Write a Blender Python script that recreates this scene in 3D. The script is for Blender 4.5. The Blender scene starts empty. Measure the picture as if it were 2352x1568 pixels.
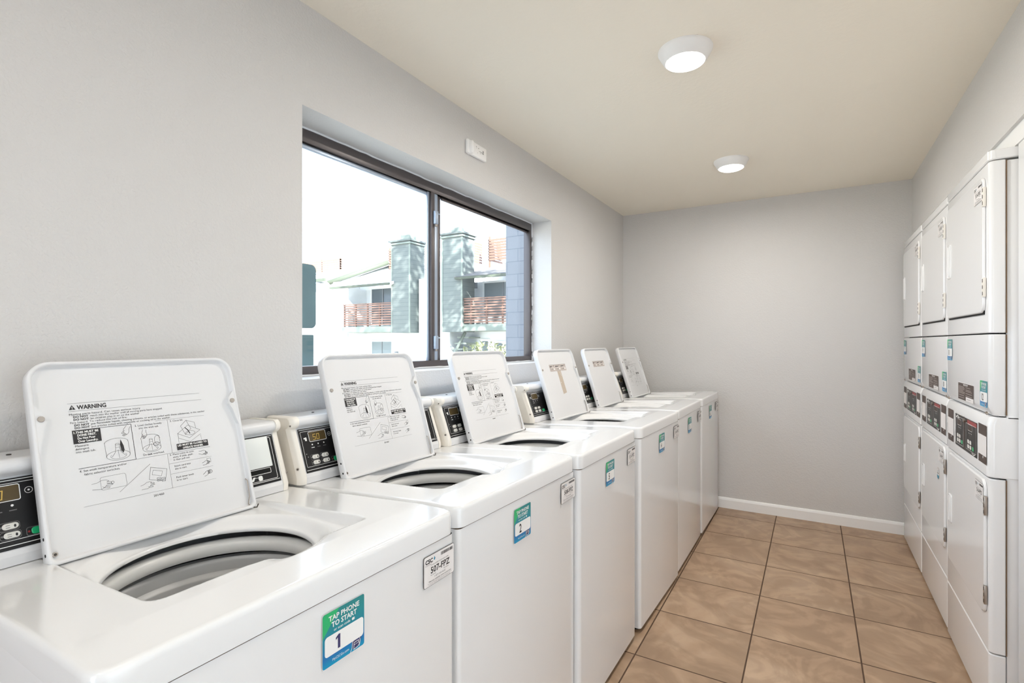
import bpy, bmesh, math, random
from mathutils import Vector, Matrix
random.seed(7)
S = bpy.context.scene
C = S.collection
PI = math.pi
R = math.radians

# ------------------------------------------------------------------ helpers
def lin(r, g, b):
    f = lambda c: (c/255/12.92) if c/255 <= .04045 else ((c/255+.055)/1.055)**2.4
    return (f(r), f(g), f(b), 1)

def mat(name, col, rough=.5, metal=0, coat=0, emit=None, es=0, spec=.5):
    m = bpy.data.materials.new(name); m.use_nodes = True
    b = m.node_tree.nodes['Principled BSDF']
    b.inputs['Base Color'].default_value = col if len(col) == 4 else (*col, 1)
    b.inputs['Roughness'].default_value = rough
    b.inputs['Metallic'].default_value = metal
    b.inputs['Coat Weight'].default_value = coat
    b.inputs['Coat Roughness'].default_value = .06
    b.inputs['Specular IOR Level'].default_value = spec
    if emit:
        b.inputs['Emission Color'].default_value = emit
        b.inputs['Emission Strength'].default_value = es
    return m

def N(m, t, **k):
    n = m.node_tree.nodes.new(t)
    for a, v in k.items(): setattr(n, a, v)
    return n
def L(m, a, b): m.node_tree.links.new(a, b)

def noise_var(m, scale, amt, detail=3, bump=0, bscale=None, bdist=.002, rough_var=0):
    """subtle tonal variation and relief, in object space"""
    b = m.node_tree.nodes['Principled BSDF']
    col = list(b.inputs['Base Color'].default_value)
    tc = N(m, 'ShaderNodeTexCoord')
    if amt:
        n = N(m, 'ShaderNodeTexNoise'); n.inputs['Scale'].default_value = scale; n.inputs['Detail'].default_value = detail
        L(m, tc.outputs['Object'], n.inputs['Vector'])
        r = N(m, 'ShaderNodeMix', data_type='RGBA')
        r.inputs[6].default_value = [c*(1-amt) for c in col[:3]]+[1]
        r.inputs[7].default_value = [min(1, c*(1+amt)) for c in col[:3]]+[1]
        L(m, n.outputs['Fac'], r.inputs[0]); L(m, r.outputs[2], b.inputs['Base Color'])
    if bump:
        n2 = N(m, 'ShaderNodeTexNoise'); n2.inputs['Scale'].default_value = bscale; n2.inputs['Detail'].default_value = 2
        L(m, tc.outputs['Object'], n2.inputs['Vector'])
        cr = N(m, 'ShaderNodeValToRGB'); cr.color_ramp.elements[0].position = .42; cr.color_ramp.elements[1].position = .62
        L(m, n2.outputs['Fac'], cr.inputs[0])
        bp = N(m, 'ShaderNodeBump'); bp.inputs['Strength'].default_value = bump; bp.inputs['Distance'].default_value = bdist
        L(m, cr.outputs[0], bp.inputs['Height']); L(m, bp.outputs[0], b.inputs['Normal'])
    return m

class MB:
    """collects faces with material slots and becomes ONE mesh object"""
    def __init__(s): s.v = []; s.f = []; s.m = []; s.mats = []; s.sm = []
    def mi(s, m):
        if m not in s.mats: s.mats.append(m)
        return s.mats.index(m)
    def add(s, vs, fs, m, smooth=False):
        o = len(s.v); s.v += [tuple(v) for v in vs]; i = s.mi(m)
        for f in fs: s.f.append([o+a for a in f]); s.m.append(i); s.sm.append(smooth)
        return s
    def box(s, x0, x1, y0, y1, z0, z1, m, bev=0, seg=2):
        x0, x1 = sorted((x0, x1)); y0, y1 = sorted((y0, y1)); z0, z1 = sorted((z0, z1))
        if bev <= 0:
            vs = [(x, y, z) for x in (x0, x1) for y in (y0, y1) for z in (z0, z1)]
            return s.add(vs, [(0,1,3,2),(4,6,7,5),(0,4,5,1),(2,3,7,6),(0,2,6,4),(1,5,7,3)], m)
        bm = bmesh.new(); bmesh.ops.create_cube(bm, size=1)
        for v in bm.verts: v.co = ((x0+x1)/2+v.co.x*(x1-x0), (y0+y1)/2+v.co.y*(y1-y0), (z0+z1)/2+v.co.z*(z1-z0))
        bmesh.ops.bevel(bm, geom=bm.edges[:], offset=bev, segments=seg, affect='EDGES', profile=.5)
        return s.bm(bm, m, True)
    def bm(s, bm, m, smooth=False):
        bm.verts.index_update()
        s.add([v.co[:] for v in bm.verts], [[v.index for v in f.verts] for f in bm.faces], m, smooth); bm.free(); return s
    def loft(s, rings, m, cap0=False, cap1=False, closed=True, smooth=True):
        n = len(rings[0]); vs = [p for r in rings for p in r]; fs = []
        for k in range(len(rings)-1):
            for i in range(n if closed else n-1):
                j = (i+1) % n
                fs.append((k*n+i, k*n+j, (k+1)*n+j, (k+1)*n+i))
        s.add(vs, fs, m, smooth)
        if cap0: s.add(rings[0], [list(range(n))[::-1]], m)
        if cap1: s.add(rings[-1], [list(range(n))], m)
        return s
    def prism(s, poly, axis, a, b, m, smooth=False):
        """poly: 2D points extruded along axis from a to b. axis 'y': poly=(x,z); 'x': (y,z); 'z': (x,y)"""
        def P(p, t): return {'y': (p[0], t, p[1]), 'x': (t, p[0], p[1]), 'z': (p[0], p[1], t)}[axis]
        n = len(poly); r0 = [P(p, a) for p in poly]; r1 = [P(p, b) for p in poly]
        s.loft([r0, r1], m, smooth=smooth); s.add(r0, [list(range(n))], m); s.add(r1, [list(range(n))[::-1]], m); return s
    def cyl(s, p, d, r, h, m, n=20, r2=None, smooth=True):
        d = Vector(d).normalized(); q = d.to_track_quat('Z', 'Y'); p = Vector(p); r2 = r if r2 is None else r2
        ra = [tuple(p+q@Vector((r*math.cos(2*PI*i/n), r*math.sin(2*PI*i/n), 0))) for i in range(n)]
        rb = [tuple(p+q@Vector((r2*math.cos(2*PI*i/n), r2*math.sin(2*PI*i/n), h))) for i in range(n)]
        return s.loft([ra, rb], m, True, True, smooth=smooth)
    def lathe(s, prof, cx, cy, m, n=64, smooth=True):
        return s.loft([[(cx+r*math.cos(2*PI*i/n), cy+r*math.sin(2*PI*i/n), z) for i in range(n)] for r, z in prof], m, smooth=smooth)
    def tube(s, pts, r, m, n=8):
        rings = []
        for k, p in enumerate(pts):
            a = Vector(pts[max(0, k-1)]); b = Vector(pts[min(len(pts)-1, k+1)])
            q = (b-a).to_track_quat('Z', 'Y')
            rings.append([tuple(Vector(p)+q@Vector((r*math.cos(2*PI*i/n), r*math.sin(2*PI*i/n), 0))) for i in range(n)])
        return s.loft(rings, m, True, True)
    def xf(s, M, k0=0):
        for i in range(k0, len(s.v)): s.v[i] = tuple(M@Vector(s.v[i]))
        return s
    def mesh(s, name):
        me = bpy.data.meshes.new(name); me.from_pydata(s.v, [], s.f)
        for m in s.mats: me.materials.append(m)
        me.polygons.foreach_set('material_index', s.m)
        me.polygons.foreach_set('use_smooth', s.sm)
        me.update(); return me
    def obj(s, name, parent=None, recalc=True, auto=40):
        me = s.mesh(name)
        if recalc:
            bm = bmesh.new(); bm.from_mesh(me)
            bmesh.ops.remove_doubles(bm, verts=bm.verts, dist=1e-6)
            bmesh.ops.recalc_face_normals(bm, faces=bm.faces[:])
            for e in bm.edges:
                if len(e.link_faces) == 2 and e.calc_face_angle(0) > R(auto): e.smooth = False
            bm.to_mesh(me); bm.free()
        return link(name, me, parent)

def link(name, me, parent=None):
    o = bpy.data.objects.new(name, me); C.objects.link(o)
    if parent: o.parent = parent
    return o
def tag(o, label=None, cat=None, group=None, kind=None):
    if label: o['label'] = label
    if cat: o['category'] = cat
    if group: o['group'] = group
    if kind: o['kind'] = kind
    return o
def empty(name, loc, rz=0):
    o = bpy.data.objects.new(name, None); C.objects.link(o); o.location = loc; o.rotation_euler = (0, 0, rz); o.empty_display_size = .1
    return o

def rrect(w, h, r, n=6, cx=0, cy=0):
    """rounded rectangle outline, r = radius or (bl, br, tr, tl)"""
    if not isinstance(r, (tuple, list)): r = (r,)*4
    out = []
    for (sx, sy, a0, rr) in ((-1,-1,PI,r[0]), (1,-1,1.5*PI,r[1]), (1,1,0,r[2]), (-1,1,.5*PI,r[3])):
        rr = max(rr, 1e-4); ox = cx+sx*(w/2-rr); oy = cy+sy*(h/2-rr)
        for k in range(n+1):
            a = a0+PI/2*k/n; out.append((ox+rr*math.cos(a), oy+rr*math.sin(a)))
    return out

# ---- text as mesh data (built-in font)
_tc = {}
def text_data(s, bold=0.0):
    k = (s, bold)
    if k in _tc: return _tc[k]
    cu = bpy.data.curves.new('t', 'FONT'); cu.body = s; cu.size = 1; cu.resolution_u = 2; cu.offset = bold
    cu.fill_mode = 'FRONT'
    o = bpy.data.objects.new('t', cu); C.objects.link(o)
    bpy.context.view_layer.update()
    dg = bpy.context.evaluated_depsgraph_get()
    me = bpy.data.meshes.new_from_object(o.evaluated_get(dg))
    vs = [(v.co.x, v.co.y) for v in me.vertices]; fs = [list(p.vertices) for p in me.polygons]
    bpy.data.objects.remove(o); bpy.data.curves.remove(cu); bpy.data.meshes.remove(me)
    _tc[k] = (vs, fs); return _tc[k]

class Sheet(MB):
    """flat print in a local XY plane (x right, y up), stacked in hair-thin layers"""
    D = .00025
    def poly(s, pts, m, ly): return s.add([(x, y, ly*s.D) for x, y in pts], [list(range(len(pts)))], m)
    def rect(s, x0, y0, x1, y1, m, ly): return s.poly([(x0,y0),(x1,y0),(x1,y1),(x0,y1)], m, ly)
    def rr(s, x0, y0, x1, y1, r, m, ly): return s.poly(rrect(x1-x0, y1-y0, r, 5, (x0+x1)/2, (y0+y1)/2), m, ly)
    def line(s, pts, w, m, ly, closed=False):
        n = len(pts); P = [Vector(p) for p in pts]
        rng = range(n if closed else n-1)
        for i in rng:
            a, b = P[i], P[(i+1) % n]; d = b-a
            if d.length < 1e-7: continue
            d.normalize(); q = Vector((-d.y, d.x))*w/2; e = d*w*.4
            s.poly([tuple(a-q-e), tuple(b-q+e), tuple(b+q+e), tuple(a+q-e)], m, ly)
        return s
    def ring(s, x0, y0, x1, y1, r, w, m, ly):
        a = rrect(x1-x0, y1-y0, r, 5, (x0+x1)/2, (y0+y1)/2); b = rrect(x1-x0-2*w, y1-y0-2*w, max(r-w, 0), 5, (x0+x1)/2, (y0+y1)/2)
        z = ly*s.D
        return s.loft([[(x, y, z) for x, y in a], [(x, y, z) for x, y in b]], m, smooth=False)
    def disc(s, x, y, r, m, ly, n=16): return s.poly([(x+r*math.cos(2*PI*i/n), y+r*math.sin(2*PI*i/n)) for i in range(n)], m, ly)
    def arc(s, x, y, rx, ry, a0, a1, w, m, ly, n=14, rot=0):
        c, q = math.cos(rot), math.sin(rot); pts = []
        for i in range(n+1):
            a = R(a0+(a1-a0)*i/n); u, v = rx*math.cos(a), ry*math.sin(a); pts.append((x+u*c-v*q, y+u*q+v*c))
        return s.line(pts, w, m, ly)
    def text(s, t, x, y, size, m, ly, w=None, bold=0, sx=1, align='l'):
        vs, fs = text_data(t, bold)
        if not vs: return s
        x1 = max(v[0] for v in vs); x0 = min(v[0] for v in vs)
        k = sx if w is None else (w/size)/(x1-x0)
        off = {'l': x-x0*size*k, 'c': x-(x0+x1)/2*size*k, 'r': x-x1*size*k}[align]
        return s.add([(off+v[0]*size*k, y+v[1]*size, ly*s.D) for v in vs], fs, m)
    def put(s, name, parent, M, me=None):
        me = me or s.mesh(name); o = link(name, me, parent); o.matrix_local = M; return o

def frame(o, u, v):
    """matrix: local x->u, y->v, z->u x v at o"""
    u = Vector(u).normalized(); v = Vector(v).normalized(); n = u.cross(v)
    return Matrix(((u.x, v.x, n.x, o[0]), (u.y, v.y, n.y, o[1]), (u.z, v.z, n.z, o[2]), (0, 0, 0, 1)))

# ------------------------------------------------------------------ materials
M = {}
M['wall'] = noise_var(mat('wall_paint', lin(208, 206, 204), .55), 1.2, .02, bump=.3, bscale=115, bdist=.0016)
M['ceil'] = noise_var(mat('ceiling_paint', lin(243, 236, 222), .8), 1.0, .015, bump=.15, bscale=60, bdist=.0015)
M['base'] = mat('baseboard_paint', lin(243, 243, 242), .3)
M['enamel'] = noise_var(mat('white_enamel', lin(233, 233, 233), .16, coat=.5), 3, .01)
M['enamel2'] = noise_var(mat('dryer_enamel', lin(233, 233, 233), .2, coat=.35), 3, .01)
M['lidw'] = noise_var(mat('lid_enamel', lin(222, 222, 223), .3), 4, .012)
M['cream'] = noise_var(mat('cream_plastic', lin(238, 233, 224), .35), 8, .03)
M['seam'] = mat('seam_dark', lin(60, 54, 48), .7)
M['rust'] = noise_var(mat('stained_seam', lin(120, 98, 76), .8), 20, .3)
M['black'] = mat('panel_black', lin(26, 25, 26), .38, spec=.3)
M['dark'] = mat('void_black', lin(10, 10, 10), .9)
M['brown'] = mat('panel_brown', lin(74, 60, 54), .45, spec=.3)
M['prw'] = mat('print_white', lin(240, 240, 238), .4)
M['prb'] = mat('print_black', lin(38, 36, 38), .5)
M['prg'] = mat('print_grey', lin(110, 108, 108), .5)
M['btn'] = mat('button_white', lin(222, 220, 214), .35)
M['green'] = mat('button_green', lin(24, 176, 112), .35)
M['palegreen'] = mat('button_pale_green', lin(140, 178, 128), .35)
M['lcd'] = mat('display_brown', lin(84, 70, 44), .15)
M['digit'] = mat('digit_yellow', lin(200, 168, 80), .4, emit=lin(220, 170, 60), es=.12)
M['steel'] = mat('basket_steel', lin(196, 196, 196), .45, metal=.2)
M['metal'] = mat('bare_metal', lin(170, 160, 150), .3, metal=.9)
M['rubber'] = mat('grey_bumper', lin(168, 160, 152), .5)
M['tubw'] = mat('tub_white', lin(230, 229, 226), .3)
M['plate'] = mat('coinbox_white', lin(226, 230, 228), .4)
M['bronze'] = mat('bronze_aluminium', lin(92, 86, 86), .35, metal=.35)
M['alu'] = mat('track_aluminium', lin(168, 180, 196), .35, metal=.5)
M['caulk'] = mat('caulk_white', lin(225, 228, 232), .5)
M['decalw'] = mat('decal_white', lin(236, 232, 230), .35)
M['cscblue'] = mat('logo_blue', lin(30, 130, 160), .4)
M['navy'] = mat('numeral_navy', lin(58, 56, 104), .4)
M['tape'] = noise_var(mat('glue_residue', lin(190, 176, 160), .5), 60, .12)
M['tint'] = mat('label_taupe', lin(186, 176, 170), .5)
M['red'] = mat('print_red', lin(150, 40, 40), .4)
M['sgreen'] = mat('sticker_green', lin(44, 178, 112), .35)
def gradmat(name, cols):
    m = mat(name, (1, 1, 1, 1), .35); b = m.node_tree.nodes['Principled BSDF']
    tc = N(m, 'ShaderNodeTexCoord'); sp = N(m, 'ShaderNodeSeparateXYZ'); mr = N(m, 'ShaderNodeMapRange')
    mr.inputs['From Min'].default_value = 0; mr.inputs['From Max'].default_value = .094
    cr = N(m, 'ShaderNodeValToRGB'); e = cr.color_ramp.elements
    e[0].position, e[0].color = cols[0]; e[1].position, e[1].color = cols[-1]
    for p, c in cols[1:-1]: x = e.new(p); x.color = c
    L(m, tc.outputs['Object'], sp.inputs[0]); L(m, sp.outputs['Y'], mr.inputs['Value']); L(m, mr.outputs[0], cr.inputs[0]); L(m, cr.outputs[0], b.inputs['Base Color'])
    return m
# the printed ink itself runs from blue at the foot of the sticker to teal at its head
M['grad'] = gradmat('sticker_ink', [(0, lin(0, 150, 190)), (.18, lin(24, 116, 180)), (.42, lin(20, 130, 160)), (.75, lin(36, 140, 146)), (1, lin(40, 132, 134))])

def glassmat():
    m = bpy.data.materials.new('window_glass'); m.use_nodes = True; nt = m.node_tree; nt.nodes.clear()
    o = nt.nodes.new('ShaderNodeOutputMaterial'); t = nt.nodes.new('ShaderNodeBsdfTransparent'); g = nt.nodes.new('ShaderNodeBsdfGlossy')
    t.inputs[0].default_value = (.93, .96, .98, 1); g.inputs['Roughness'].default_value = .02
    lw_ = nt.nodes.new('ShaderNodeLayerWeight'); lw_.inputs[0].default_value = .5
    pw = nt.nodes.new('ShaderNodeMath'); pw.operation = 'POWER'; pw.inputs[1].default_value = 4; nt.links.new(lw_.outputs['Facing'], pw.inputs[0])
    f = nt.nodes.new('ShaderNodeMath'); f.operation = 'MULTIPLY_ADD'; f.inputs[1].default_value = .6; f.inputs[2].default_value = .03; nt.links.new(pw.outputs[0], f.inputs[0]); mx = nt.nodes.new('ShaderNodeMixShader')
    nt.links.new(f.outputs[0], mx.inputs[0]); nt.links.new(t.outputs[0], mx.inputs[1]); nt.links.new(g.outputs[0], mx.inputs[2]); nt.links.new(mx.outputs[0], o.inputs[0])
    return m
M['glass'] = glassmat()

def tilemat():
    m = mat('floor_tile', (.4, .3, .2, 1), .42); b = m.node_tree.nodes['Principled BSDF']
    tc = N(m, 'ShaderNodeTexCoord'); mp = N(m, 'ShaderNodeMapping'); mp.inputs['Location'].default_value = (.237+.412*10, -2.55+.4125*20, 0)
    L(m, tc.outputs['Object'], mp.inputs[0])
    br = N(m, 'ShaderNodeTexBrick'); br.offset = 0; br.squash = 1
    br.inputs['Scale'].default_value = 1; br.inputs['Brick Width'].default_value = .412; br.inputs['Row Height'].default_value = .4125
    br.inputs['Mortar Size'].default_value = .0032; br.inputs['Mortar Smooth'].default_value = .15; br.inputs['Bias'].default_value = 0
    br.inputs['Color1'].default_value = (0, 0, 0, 1); br.inputs['Color2'].default_value = (1, 1, 1, 1); br.inputs['Mortar'].default_value = (.5, .5, .5, 1)
    L(m, mp.outputs[0], br.inputs['Vector'])
    wob = N(m, 'ShaderNodeTexNoise'); wob.inputs['Scale'].default_value = 1.7; wob.inputs['Detail'].default_value = 7; wob.inputs['Distortion'].default_value = 2.2
    off = N(m, 'ShaderNodeVectorMath', operation='MULTIPLY_ADD'); off.inputs[1].default_value = (3, 3, 3)
    L(m, br.outputs['Color'], off.inputs[0]); L(m, tc.outputs['Object'], off.inputs[2]); L(m, off.outputs[0], wob.inputs['Vector'])
    cr = N(m, 'ShaderNodeValToRGB'); e = cr.color_ramp.elements
    e[0].position = .28; e[0].color = lin(158, 131, 107); e[1].position = .74; e[1].color = lin(190, 165, 140)
    x = e.new(.5); x.color = lin(174, 147, 121)
    L(m, wob.outputs['Fac'], cr.inputs[0])
    n2 = N(m, 'ShaderNodeTexNoise'); n2.inputs['Scale'].default_value = 3.2; n2.inputs['Detail'].default_value = 8; n2.inputs['Distortion'].default_value = 4
    L(m, off.outputs[0], n2.inputs['Vector'])
    c2 = N(m, 'ShaderNodeValToRGB'); c2.color_ramp.elements[0].position = .44; c2.color_ramp.elements[0].color = (.86, .84, .82, 1); c2.color_ramp.elements[1].position = .6; c2.color_ramp.elements[1].color = (1.05, 1.04, 1.03, 1)
    L(m, n2.outputs['Fac'], c2.inputs[0])
    mu = N(m, 'ShaderNodeMix', data_type='RGBA', blend_type='MULTIPLY'); mu.inputs[0].default_value = 1
    L(m, cr.outputs[0], mu.inputs[6]); L(m, c2.outputs[0], mu.inputs[7])
    tv = N(m, 'ShaderNodeMix', data_type='RGBA', blend_type='MULTIPLY'); tv.inputs[0].default_value = 1
    tr = N(m, 'ShaderNodeMapRange'); tr.inputs['To Min'].default_value = .92; tr.inputs['To Max'].default_value = 1.05
    L(m, br.outputs['Color'], tr.inputs['Value']); L(m, mu.outputs[2], tv.inputs[6]); L(m, tr.outputs[0], tv.inputs[7])
    gm = N(m, 'ShaderNodeMix', data_type='RGBA'); gm.inputs[7].default_value = lin(82, 62, 48)
    L(m, br.outputs['Fac'], gm.inputs[0]); L(m, tv.outputs[2], gm.inputs[6]); L(m, gm.outputs[2], b.inputs['Base Color'])
    rr = N(m, 'ShaderNodeMapRange'); rr.inputs['To Min'].default_value = .4; rr.inputs['To Max'].default_value = .9
    L(m, br.outputs['Fac'], rr.inputs['Value']); L(m, rr.outputs[0], b.inputs['Roughness'])
    iv = N(m, 'ShaderNodeMath', operation='SUBTRACT'); iv.inputs[0].default_value = 1; L(m, br.outputs['Fac'], iv.inputs[1])
    bp = N(m, 'ShaderNodeBump'); bp.inputs['Strength'].default_value = .6; bp.inputs['Distance'].default_value = .003
    L(m, iv.outputs[0], bp.inputs['Height']); L(m, bp.outputs[0], b.inputs['Normal'])
    return m
M['tile'] = tilemat()

# ------------------------------------------------------------------ the room
XL, XR, YB, ZC, YF = -1.444, .588, 4.405, 2.44, -2.3
WY0, WY1, WZ0, WZ1 = 1.101, 2.96, 1.2, 2.103          # window opening
XO = XL-.19                                             # outer face of the left wall
def struct(mb, name, parent=None):
    o = mb.obj(name, parent)
    if not parent: o['kind'] = 'structure'
    return o
struct(MB().box(XL-.2, 1.5, YF-.2, YB+.2, -.2, 0, M['tile']), 'floor')
struct(MB().box(XL-.2, 1.5, YF-.2, YB+.2, ZC, ZC+.15, M['ceil']), 'ceiling')
w = MB()
w.box(XO, XL, YF-.2, WY0, 0, ZC, M['wall']).box(XO, XL, WY1, YB+.2, 0, ZC, M['wall'])
w.box(XO, XL, WY0, WY1, 0, WZ0, M['wall']).box(XO, XL, WY0, WY1, WZ1, ZC, M['wall'])
struct(w, 'wall_left')
struct(MB().box(XL, 1.5, YB, YB+.2, 0, ZC, M['wall']), 'wall_back')
# right wall: header over the dryer alcove, the alcove's back and the stretch beside the camera
w = MB()
w.box(XR, XR+.12, -.35, YB, 2.06, ZC, M['wall'])
w.box(1.3, 1.45, 1.45, YB, 0, ZC, M['wall'])
w.box(.74, 1.3, 1.40, 1.45, 0, ZC, M['wall']).box(XR, XR+.15, .85, 1.45, 0, 2.06, M['wall'])
w.box(XR, XR+.15, YF, -.35, 0, ZC, M['wall']).box(XR+.12, XR+.15, -.6, 1.45, 2.06, ZC, M['wall'])  # opening left beside the camera is unseen, put in to let daylight across
struct(w, 'wall_right')
struct(MB().box(.6, .62, 1.45, YB, 1.997, 2.06, M['base']), 'gap_filler_1')  # white board added so the dark gap above the dryers reads as lit
# rear wall with an unseen open doorway added behind the camera for daylight
w = MB()
w.box(XL, -.8, YF-.15, YF, 0, ZC, M['wall']).box(.1, XR+.1, YF-.15, YF, 0, ZC, M['wall']).box(-.8, .1, YF-.15, YF, 2.15, ZC, M['wall'])
struct(w, 'wall_front')
# white door leaf folded flat beside the dryers
d = MB().box(.602, .64, 1.46, 2.366, .012, 1.995, M['base'], .003)
dd = d.obj('door_1'); dd['kind'] = 'structure'
MB().cyl((.602, 1.53, .98), (-1, 0, 0), .012, .035, M['metal']).cyl((.567, 1.53, .98), (-1, 0, 0), .027, .024, M['metal'], r2=.02).obj('door_handle', dd)
# baseboards
def bboard(name, p0, p1, nrm, h=.083):
    dx, dy = p1[0]-p0[0], p1[1]-p0[1]; prof = [(0,0),(.014,0),(.014,h-.018),(.010,h-.006),(.006,h),(0,h)]
    rr = [[(p[0]+nrm[0]*a, p[1]+nrm[1]*a, z) for a, z in prof] for p in (p0, p1)]
    mb = MB().loft(rr, M['base'], True, True, smooth=False); return struct(mb, name)
bboard('baseboard_back', (XL, YB), (1.3, YB), (0, -1))
bboard('baseboard_left', (XL, YF), (XL, YB-.02), (1, 0))
bboard('baseboard_right', (XR, YF), (XR, -.36), (-1, 0))
# thin trim bead where back wall meets ceiling line is only caulk: window bead
# ------------------------------------------------------------------ window
XG = -1.607
win = MB()
fw = .034
z0, z1, y0, y1 = WZ0+.004, WZ1-.004, WY0+.004, WY1-.004
def fr(x0, x1, ya, yb, za, zb, m, bev=.002): win.box(x0, x1, ya, yb, za, zb, m, bev)
fr(-1.632, -1.585, y0, y1, z1-.05, z1, M['bronze'])           # head
fr(-1.632, -1.585, y0, y1, z0, z0+.032, M['bronze'])          # sill track
fr(-1.632, -1.585, y0, y0+.026, z0+.03, z1-.05, M['bronze'])  # jambs
fr(-1.632, -1.585, y1-.024, y1, z0+.03, z1-.05, M['bronze'])
fr(-1.612, -1.6, y0+.02, 1.93, z1-.066, z1-.05, M['alu'])     # sash rails
fr(-1.616, -1.604, 2.04, y1-.02, z1-.062, z1-.05, M['bronze'])
window = win.obj('window_1'); window['kind'] = 'structure'
st = MB()
st.box(-1.608, -1.582, 1.930, 1.956, z0+.03, z1-.05, M['bronze'], .003).box(-1.606, -1.594, 1.916, 1.930, z0+.03, z1-.05, M['alu'], .002)
st.box(-1.612, -1.59, 1.956, 1.988, z0+.03, z1-.05, M['alu'], .002)
st.obj('sash_stile', window)
st = MB().box(-1.626, -1.6, 1.988, 2.022, z0+.03, z1-.05, M['bronze'], .003); st.obj('sash_stile', window)
MB().box(-1.620, -1.612, y0+.02, 1.95, z0+.03, z1-.05, M['glass']).obj('pane', window)
MB().box(-1.628, -1.622, 2.0, y1-.02, z0+.03, z1-.05, M['glass']).obj('pane', window)
for zz in (1.93, 1.325):
    k = MB().box(-1.584, -1.566, 1.942, 1.966, zz-.035, zz+.03, M['alu'], .004)
    k.cyl((-1.575, 1.968, zz+.02), (0, 1, 0), .003, .016, M['alu'], 8).cyl((-1.575, 1.958, zz-.045), (0, 0, 1), .006, .012, M['metal'], 10)
    k.obj('latch', window)
# uneven caulk bead round the frame
cb = MB(); random.seed(3)
def bead(a, b, n=50):
    pts = []
    for i in range(n+1):
        t = i/n; pts.append(tuple(Vector(a).lerp(Vector(b), t)+Vector((random.uniform(-.0012, .0012), random.uniform(-.001, .001), random.uniform(-.0015, .0015)))))
    cb.tube(pts, .0042, M['caulk'], 6)
bead((-1.583, y0, z1), (-1.583, y1, z1)); bead((-1.583, y1, z0), (-1.583, y1, z1), 30); bead((-1.583, y0, z0-.001), (-1.583, y1, z0-.001)); bead((-1.583, y0, z0), (-1.583, y0, z1), 30)
cb.obj('caulk_bead', window)

# ------------------------------------------------------------------ ceiling lights
M['lamp'] = mat('lamp_diffuser', lin(255, 250, 240), .4, emit=(1, .97, .92, 1), es=6)
M['trimw'] = mat('lamp_trim', lin(240, 239, 238), .35)
def ceiling_light(x, y, label):
    t = empty('ceiling_light', (x, y, ZC)); tag(t, label, 'ceiling light', 'round flush ceiling lights')
    MB().lathe([(.062, -.0), (.1, -.0), (.1, -.006), (.097, -.012), (.078, -.043), (.073, -.046), (.069, -.044)], 0, 0, M['trimw'], 56).obj('trim_ring', t)
    g = MB(); g.lathe([(.0705, -.043), (.07, -.048), (.06, -.053), (.035, -.057), (.001, -.058)], 0, 0, M['lamp'], 48); g.obj('diffuser', t)
    for a in (35, 215):
        MB().box(-.004, .004, .09, .103, -.006, 0, M['trimw'], .001).xf(Matrix.Rotation(R(a), 4, 'Z')).obj('clip', t)
    return t
ceiling_light(-.42, 2.025, 'round white flush ceiling light, larger in view, nearer the camera')
ceiling_light(-.432, 3.4, 'round white flush ceiling light, smaller in view, nearer the back wall')
ceiling_light(-.41, .65, 'round white flush ceiling light above the first washer, out of the photo')
def lamp(x, y, w, size=.13, z=ZC-.062, col=(1, .955, .89)):
    l = bpy.data.lights.new('lamp_light', 'AREA'); l.shape = 'DISK'; l.size = size; l.energy = w; l.color = col
    o = bpy.data.objects.new('lamp_light', l); C.objects.link(o); o.location = (x, y, z); return o

# ------------------------------------------------------------------ alarm on the wall
co = MB()
co.box(XL, XL+.018, 2.012, 2.178, 2.236, 2.304, M['trimw'], .006, 3)
k0 = len(co.v)
co.lathe([(.001, .034), (.02, .033), (.03, .028), (.034, .018), (.034, 0)], 0, 0, M['trimw'], 32)
co.xf(Matrix.Translation((XL, 2.04, 2.27)) @ Matrix.Rotation(R(90), 4, 'Y') @ Matrix.Diagonal((1.0, .62, 1, 1)), k0)
al = empty('wall_mounted_detector', (0, 0, 0)); al.location = (XL, 2.095, 2.27)
co.xf(Matrix.Translation((-XL, -2.095, -2.27))); co.obj('housing', al)
tag(al, 'white plastic alarm box mounted on the wall above the window', 'alarm')
s = Sheet()
s.disc(-.010, .016, .0022, M['prb'], 1); s.disc(-.009, .010, .0016, M['prg'], 1); s.disc(.008, .012, .0024, M['prb'], 1)
for a, b in ((.048, .010), (.048, .004), (.048, -.003)): s.rect(a-.004, b-.0017, a+.005, b+.0017, M['prb'], 1)
s.rect(.012, -.001, .04, .0008, M['prg'], 1); s.rect(.02, -.009, .032, -.0075, M['prg'], 1); s.disc(.0, -.012, .002, M['tint'], 1)
s.put('printed_marks', al, frame((.0185, 0, 0), (0, 1, 0), (0, 0, 1)))

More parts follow.
